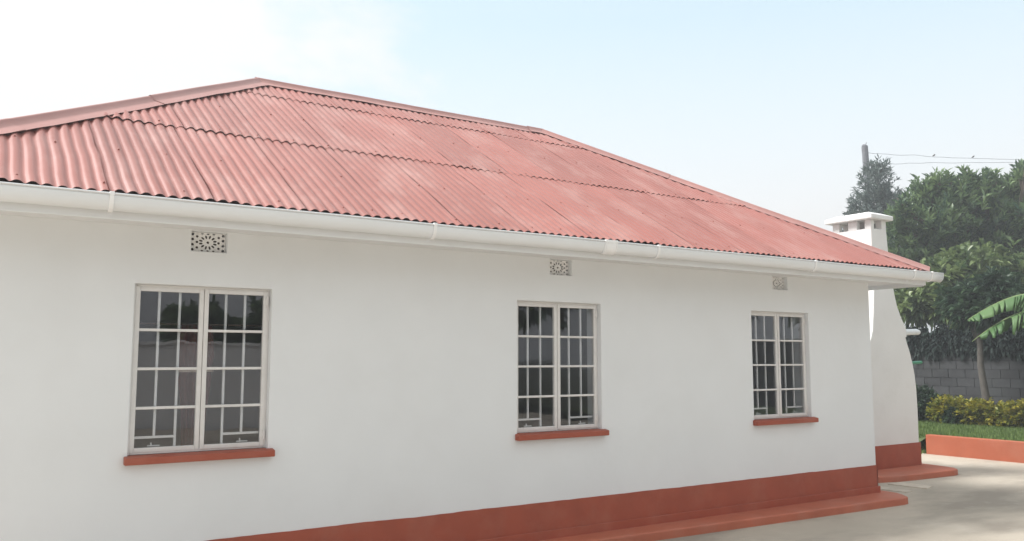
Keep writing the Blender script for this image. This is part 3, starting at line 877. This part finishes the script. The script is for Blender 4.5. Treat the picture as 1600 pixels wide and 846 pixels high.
def limbs(name, root, top, blobs, r0, mat, parent, every=1):
    m = MB(); root = Vector(root); top = Vector(top)
    mids = [root.lerp(top, t) + Vector((random.uniform(-.08, .08), random.uniform(-.08, .08), 0)) * (1 if 0 < t < 1 else 0) for t in (0, .25, .5, .75, 1)]
    m.tube(mids, [r0 * (1.25 if i == 0 else 1 - 0.12 * i) for i in range(5)], 9)
    for k, bl in enumerate(blobs):
        if k % every: continue
        c_ = Vector(bl[:3]); s = root.lerp(top, random.uniform(0.55, 1.0))
        mid = s.lerp(c_, 0.5) + Vector((random.uniform(-.2, .2), random.uniform(-.2, .2), random.uniform(0, .25)))
        m.tube([s, mid, c_], [r0 * 0.45, r0 * 0.3, r0 * 0.12], 6)
        for _ in range(4):
            e = c_ + Vector((random.uniform(-1, 1) * bl[3], random.uniform(-1, 1) * bl[4], random.uniform(-.5, 1) * bl[5])) * 0.8
            m.tube([mid.lerp(c_, random.random()), e], [r0 * 0.14, r0 * 0.04], 5)
    return m.build(name, mat, parent, smooth=True)

# pixel-plane helper for measuring only: world point at depth d along the photo direction (u,v in photo pixels)
def pt(u, v, d):
    r = F + Rt * ((u - 800) / 1330.0) - Up * ((v - 423) / 1330.0)
    return CAM + r * d

def tree(name, label, cat, base, top, blobs, r0, crown, bark='bark', every=1, group=None):
    t = thing(name, label, cat, base, group)
    limbs('trunk', base, top, blobs, r0, M[bark], t, every)
    foliage('crown', blobs, parent=t, **crown)
    return t
def B(u, v, d, rx, rz, ry=None):
    p = pt(u, v, d); return (p.x, p.y, p.z, rx, ry or rx, rz)

# large dark tree behind the block wall
bl = [B(1452, 352, 25.5, 0.95, 0.95), B(1478, 318, 26, 0.9, 0.75), B(1500, 350, 26, 1.4, 1.1), B(1552, 318, 26.5, 0.95, 0.8), B(1575, 340, 26, 1.4, 1.2), B(1605, 305, 26, 0.8, 0.75), B(1640, 330, 26, 1.6, 1.4),
      B(1425, 400, 26, 1.1, 1.2), B(1480, 410, 26.5, 1.5, 1.2), B(1550, 405, 26, 1.6, 1.3), B(1620, 400, 26, 1.5, 1.4), B(1690, 370, 27, 1.8, 1.6), B(1700, 440, 27, 1.8, 1.4), B(1590, 455, 25.0, 1.3, 0.8), B(1415, 352, 26.5, 0.55, 0.6), B(1530, 330, 26.5, 0.5, 0.75), B(1455, 320, 26, 0.3, 0.5), B(1612, 285, 26, 0.35, 0.6), B(1645, 290, 26, 0.5, 0.6)]
for (u_, v_) in ((1398, 338), (1412, 322), (1433, 304), (1443, 298), (1456, 292), (1467, 284), (1480, 292), (1496, 298), (1509, 288), (1523, 295), (1536, 290), (1549, 282), (1562, 292), (1578, 304), (1591, 278), (1602, 274), (1620, 282)):
    bl.append(B(u_, v_ + 3, 25.6 + random.uniform(-.4, .4), 0.22, 0.50))
p = pt(1560, 500, 26)
tree('mango_tree', 'large dense dark green tree behind the block wall at right', 'tree', (p.x, p.y, G - 0.05), (p.x, p.y, 4.2), bl, 0.24,
     dict(n_clusters=6200, per=9, llen=0.30, lwid=0.040, mat=M['leaf_dark'], shell=0.7, upbias=1.1, droop=0.15, hole=0.30, hscale=0.9))
# lighter tree standing closer, its branches hanging over the wall
bl = [B(1432, 470, 22.5, 0.7, 0.55), B(1470, 440, 22.3, 0.9, 0.55), B(1520, 415, 22.5, 0.9, 0.55), B(1500, 470, 22.6, 0.8, 0.5), B(1560, 440, 22.6, 0.9, 0.6), B(1545, 485, 22.8, 0.8, 0.45), B(1600, 440, 22.8, 0.9, 0.7), B(1610, 490, 22.8, 0.9, 0.45), B(1660, 460, 23, 1.0, 0.8), B(1475, 478, 22.2, 0.8, 0.4), B(1520, 495, 22.2, 0.7, 0.35), B(1520, 512, 21.4, 0.55, 0.22), B(1575, 512, 21.3, 0.6, 0.25), B(1630, 510, 21.3, 0.6, 0.3)]
p = pt(1530, 510, 22.6)
tree('avocado_tree', 'lighter green leafy tree in front of the dark tree, branches over the wall', 'tree', (p.x, p.y, G - 0.05), (p.x, p.y, 3.6), bl, 0.13,
     dict(n_clusters=1900, per=9, llen=0.30, lwid=0.05, mat=M['leaf_mid'], shell=0.7, upbias=0.6, droop=0.35, hole=0.25, hscale=1.1))
# grey green tree beyond the chimney
bl = [B(1370, 290, 34, 0.75, 0.85), B(1372, 265, 34, 0.45, 0.5), B(1366, 320, 34, 0.95, 0.8), B(1345, 318, 34, 0.5, 0.5), B(1385, 320, 34, 0.8, 0.9), B(1400, 330, 34, 0.7, 0.8), B(1365, 360, 34, 1.4, 1.0), B(1332, 330, 34, 0.22, 0.25), B(1412, 318, 34, 0.3, 0.3), B(1410, 370, 34, 1.1, 1.0)]
p = pt(1370, 420, 34)
tree('feathery_tree', 'small grey green feathery tree beside the leaning pole behind the chimney', 'tree', (p.x, p.y, G - 0.05), (p.x, p.y, 6.5), bl, 0.14,
     dict(n_clusters=1500, per=8, llen=0.24, lwid=0.026, mat=M['leaf_glare'], shell=0.6, upbias=0.6, droop=0.1, hole=0.15, hscale=1.5))

# slim tree standing on the lawn in front of the wall
bl = [(18.0, 3.35, 2.75, 0.6, 0.6, 0.38), (18.05, 2.75, 2.8, 0.6, 0.55, 0.4), (18.1, 3.75, 2.95, 0.5, 0.5, 0.35), (18.1, 2.2, 2.75, 0.6, 0.55, 0.4), (18.2, 3.1, 3.2, 0.6, 0.6, 0.35)]
tree('slim_tree', 'slim straight grey trunk rising through the golden hedge', 'tree', (17.88, 3.2, 0.28), (17.95, 3.40, 2.8), bl, 0.085,
     dict(n_clusters=420, per=9, llen=0.26, lwid=0.05, mat=M['leaf_shrub'], shell=0.7, upbias=0.5, droop=0.35), bark='palebark')

# creeper over the top of the block wall
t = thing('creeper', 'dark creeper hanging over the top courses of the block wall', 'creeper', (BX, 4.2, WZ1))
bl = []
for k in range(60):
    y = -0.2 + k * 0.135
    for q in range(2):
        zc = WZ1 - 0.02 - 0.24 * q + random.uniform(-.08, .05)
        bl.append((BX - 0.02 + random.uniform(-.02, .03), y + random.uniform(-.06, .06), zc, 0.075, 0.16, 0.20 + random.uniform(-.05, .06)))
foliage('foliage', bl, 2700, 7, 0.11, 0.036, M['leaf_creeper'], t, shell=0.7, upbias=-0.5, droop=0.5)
for k in range(14):
    y = 0.1 + k * 0.57; MB().tube([(BX + 0.06, y, WZ1 + 0.03), (BX - 0.02, y + .05, WZ1 + 0.02), (BX - 0.02, y + random.uniform(-.2, .2), WZ1 - 0.45)], [0.012, 0.01, 0.004], 5).build('stem', M['bark'], t)

# hedge
t = thing('hedge', 'clipped golden green hedge along the foot of the block wall', 'hedge', (17.7, 2.5, 0.28))
bl = []
for k in range(44):
    y = -1.2 + k * 0.125
    bl.append((17.72 + random.uniform(-.1, .1), y, 0.54 + random.uniform(-.05, .07), 0.30, 0.20, 0.26 + random.uniform(-.03, .05)))
foliage('foliage', bl, 4000, 8, 0.095, 0.027, M['leaf_hedge'], t, shell=0.75, upbias=0.5, droop=0.15)
m = MB()
for k in range(22):
    y = -1.1 + k * 0.25; MB().tube([(17.72, y, 0.25), (17.72 + random.uniform(-.1, .1), y + random.uniform(-.1, .1), 0.62)], [0.018, 0.008], 5).build('stem', M['bark'], t)
# darker shrub at the left end of the hedge and one within it
for (x, y, r, lab) in ((18.0, 4.75, 0.42, 'dark green shrub at the chimney end of the golden hedge'), (17.55, 3.72, 0.2, 'small dark green bush pushing through the golden hedge')):
    t = thing('shrub', lab, 'shrub', (x, y, 0.28))
    foliage('foliage', [(x, y, 0.30 + r * 0.9, r, r, r * 0.95), (x + .1, y - .2, 0.3 + r * 0.7, r * .8, r * .8, r * .7)], int(900 * r / 0.42), 8, 0.09, 0.022, M['leaf_shrub'], t, shell=0.7)
    m = MB()
    for k in range(6): MB().tube([(x, y, 0.25), (x + random.uniform(-.5, .5) * r, y + random.uniform(-.5, .5) * r, 0.3 + r)], [0.014, 0.006], 5).build('stem', M['bark'], t)

# banana plant, its stem just out of the picture on the right
t = thing('banana_plant', 'banana plant with two torn green fronds reaching in from the right edge', 'banana plant', (16.3, 0.9, 0.28))
ps = Vector((16.3, 0.9, 0.28))
MB().tube([ps, ps + Vector((0.02, 0, 0.9)), ps + Vector((0, 0.05, 1.7)), ps + Vector((-0.02, 0.1, 2.15))], [0.14, 0.125, 0.10, 0.06], 12).build('stem', M['palebark'], t, smooth=True)
def frond(p0, p1, p2, p3, wmax, seed, name='frond'):
    rnd = random.Random(seed)
    P = [Vector(q) for q in (p0, p1, p2, p3)]
    def bez(s): return P[0] * (1 - s) ** 3 + P[1] * 3 * s * (1 - s) ** 2 + P[2] * 3 * s * s * (1 - s) + P[3] * s ** 3
    n = 60; pts = [bez(k / n) for k in range(n + 1)]
    verts = []; tris = []; tint = []
    for sgn in (-1, 1):
        k = 6
        while k < n:
            cnt = rnd.choice((1, 2, 2, 3, 3, 4, 6)); k2 = min(n, k + cnt)
            tnt = min(1, max(0, rnd.gauss(0.5, 0.2))); hang = rnd.uniform(0.55, 0.95); shrink = rnd.uniform(0.72, 1.06); curl = rnd.uniform(-0.35, 0.35)
            if rnd.random() < 0.10: k = k2; continue
            row = []
            for q in range(k, k2 + 1):
                s = q / n; T = (pts[min(n, q + 1)] - pts[max(0, q - 1)]).normalized()
                side = T.cross(Vector((0, 0, 1))).normalized() * sgn
                w = wmax * (math.sin(math.pi * min(1, max(0.02, (s - 0.04) / 0.96)) ** 0.75) ** 0.6) * shrink
                if q == n: w = 0.01
                gapf = (q - (k + k2) / 2) * (-0.16 if cnt < 5 else -0.05)
                out = (side * (1 - hang * 0.75) + Vector((0, 0, -1)) * hang + T * 0.22).normalized()
                a = pts[q]; b_ = a + side * w * 0.3 + Vector((0, 0, -0.02)) + T * gapf * 0.02
                c_ = b_ + out * w * 0.75 + T * gapf * 0.12 + side * curl * 0.2
                mid = b_.lerp(c_, 0.5) + side * 0.02
                row.append((a, b_, mid, c_))
            base = len(verts)
            for rr in row:
                for q in rr: verts.append(q); tint.append(tnt)
            for i in range(len(row) - 1):
                for j in range(3):
                    a = base + i * 4 + j; tris.append((a, a + 1, a + 5, a + 4))
            k = k2
    me = fast_mesh(name, np.array([tuple(v) for v in verts]), np.array(tris), np.array(tint))
    o = link(name, me, M['banana'], t)
    sm_ = o.modifiers.new('thick', 'SOLIDIFY'); sm_.thickness = 0.0015
    MB().tube(pts[::3], [0.028 * (1 - 0.8 * k / 20) for k in range(21)], 7).build('midrib', M['banana_rib'], o, smooth=True)
M['banana_rib'] = painted('banana_midrib', (0.22, 0.30, 0.12), 0.5, 0.1, 10.0)
FD = 16.3
frond(ps + Vector((0, 0.1, 2.1)), pt(1640, 440, FD), pt(1580, 455, FD), pt(1512, 500, FD), 0.56, 3)
frond(ps + Vector((0.03, 0.1, 2.0)), pt(1650, 470, FD - .2), pt(1590, 475, FD - .2), pt(1519, 534, FD - .2), 0.56, 5)
frond(ps + Vector((0, 0.1, 2.15)), ps + Vector((0.3, -0.6, 3.2)), ps + Vector((0.6, -1.4, 3.2)), ps + Vector((0.8, -2.2, 2.4)), 0.36, 8)
frond(ps + Vector((0, 0.1, 2.15)), ps + Vector((0.5, 0.1, 3.3)), ps + Vector((1.2, 0.2, 3.3)), ps + Vector((1.9, 0.1, 2.5)), 0.36, 9)
frond(ps + Vector((0, 0.1, 2.15)), ps + Vector((-0.2, -0.3, 3.4)), ps + Vector((-0.7, -1.0, 3.5)), ps + Vector((-1.1, -1.6, 2.8)), 0.34, 12)

# ---- pole, wires, birds
t = thing('utility_pole', 'leaning weathered pole top showing above the grey green tree', 'pole', tuple(pt(1380, 560, 35.0)))
pa, pb = pt(1351, 229, 35.0), pt(1366, 420, 35.0)
dirp = (pb - pa).normalized(); pc = pa + dirp * ((pa.z - G) / -dirp.z)
MB().tube([pc, pb, pa], [0.16, 0.145, 0.125], 12).build('post', M['pole'], t)
MB().tube([pa + Vector((0, 0, -0.02)), pa + Vector((0.02, -0.03, 0.05))], [0.128, 0.10], 12).build('pole_cap', M['pole'], t)
MB().tube([pa + Vector((0, 0, 0)), pa + Vector((0.07, -0.05, 0.16))], 0.016, 6).build('spike', M['wire'], t)
def wire(u0, v0, d0, u1, v1, d1, sag, wob, name, label):
    A, Bp = pt(u0, v0, d0), pt(u1, v1, d1); m = MB(); P = []
    for k in range(41):
        s = k / 40; P.append(A.lerp(Bp, s) + Vector((0, 0, -sag * 4 * s * (1 - s) + wob * mnoise.noise(Vector((s * 14, v0, 0))) * math.exp(-s * 3))))
    m.tube(P, 0.008, 5)
    tag(m.build(name, M['wire'], None, smooth=True), label, 'wire', None)
    return P
w1 = wire(1356, 239, 35, 1760, 250, 36, 0.12, 0.12, 'power_line', 'upper overhead wire running right from the leaning pole')
w2 = wire(1358, 256, 35, 1760, 254, 36, -0.02, 0.08, 'power_line', 'lower overhead wire running right from the leaning pole')
def bird(pos, label):
    sc = 0.6; b = MB(); b.tube([pos + (Rt * a_ + Vector((0, 0, z_))) * sc for a_, z_ in ((-0.11, -0.03), (-0.05, 0.0), (0.01, 0.03), (0.055, 0.085), (0.075, 0.09), (0.11, 0.08))], [q * sc for q in (0.012, 0.04, 0.055, 0.036, 0.034, 0.004)], 8)
    tag(b.build('bird', M['bird'], None, smooth=True), label, 'bird', 'birds on the upper wire')
def on_wire(P, u):
    best = min(P, key=lambda q: abs((q - CAM).dot(Rt) / (q - CAM).dot(F) * 1330 + 800 - u)); return best
bird(on_wire(w1, 1456) + Vector((0, 0, 0.05)), 'small dark bird on the upper wire, nearer the pole')
bird(on_wire(w1, 1523) + Vector((0, 0, 0.05)), 'small dark bird on the upper wire, farther from the pole')

# ------------------------------------------------------------------ yard behind the camera (seen in the window glass, save two added shade trees)
PY = -16.0
m = MB(); m.box(-30, 9.5, PY - 0.2, PY, 0, 2.05); m.box(-30, 9.55, PY - 0.24, PY + 0.04, 2.051, 2.12)
tag(m.build('perimeter_wall', M['perimeter'], None), 'grey white perimeter wall mirrored in the left window', 'wall')
def back_tree(x, y, h, r, k, mat, lab):
    bl = []
    for q in range(9):
        a = random.uniform(0, 6.28); rr = random.uniform(0, 0.75) * r
        bl.append((x + rr * math.cos(a), y + rr * math.sin(a), h * random.uniform(0.45, 0.85), r * random.uniform(.35, .55), r * random.uniform(.35, .55), h * random.uniform(.12, .2)))
    tree('garden_tree', lab, 'tree', (x, y, G - 0.05), (x, y, h * 0.6), bl, 0.2, dict(n_clusters=1100, per=7, llen=0.46, lwid=0.11, mat=M[mat], shell=0.65, upbias=0.4), group='trees behind the photographer')
back = [(-8.5, -13.0, 7.0, 3.2), (-3.4, -14.2, 5.5, 2.0), (1.6, -21.5, 3.3, 1.9), (5.95, -20.6, 3.55, 0.95), (7.35, -21.4, 3.05, 1.0), (9.0, -20.6, 4.4, 1.2), (13.6, -16.2, 7.5, 3.0), (17.3, -15, 8.5, 3.4), (22.5, -17, 9.5, 3.8), (23.0, -9.5, 8.5, 3.0)]  # first two trees are unseen, added to shade the left of the front wall
names_ = ['far left, added to darken the front wall', 'second from the left, added to darken the front wall', 'third from the left', 'left casement of the left window', 'middle of the left window', 'right casement of the left window', 'left casement of the middle window', 'right casement of the middle window', 'tallest', 'right window']
for i, (x, y, h, r) in enumerate(back):
    lab = ('dark garden tree behind the photographer, mirrored in the ' + names_[i]) if 'window' in names_[i] else ('dark garden tree behind the photographer, ' + names_[i])
    back_tree(x, y, h, r, i, 'leaf_dark', lab)

# ------------------------------------------------------------------ bright humid air
hz = MB().box(-152, 252, -152, 252, -1.1, 13.0).build('haze', None)
m, n, l, b = material('haze_air')
n.remove(b)
pv = n.new('ShaderNodeVolumePrincipled')
pv.inputs['Color'].default_value = (0.95, 0.97, 1.0, 1)
pv.inputs['Density'].default_value = 0.0048
pv.inputs['Anisotropy'].default_value = 0.35
l.new(pv.outputs[0], n['Material Output'].inputs['Volume'])
hz.data.materials.append(m)
hz['kind'] = 'stuff'
tag(hz, 'thin bright haze in the air over the whole yard', 'haze')
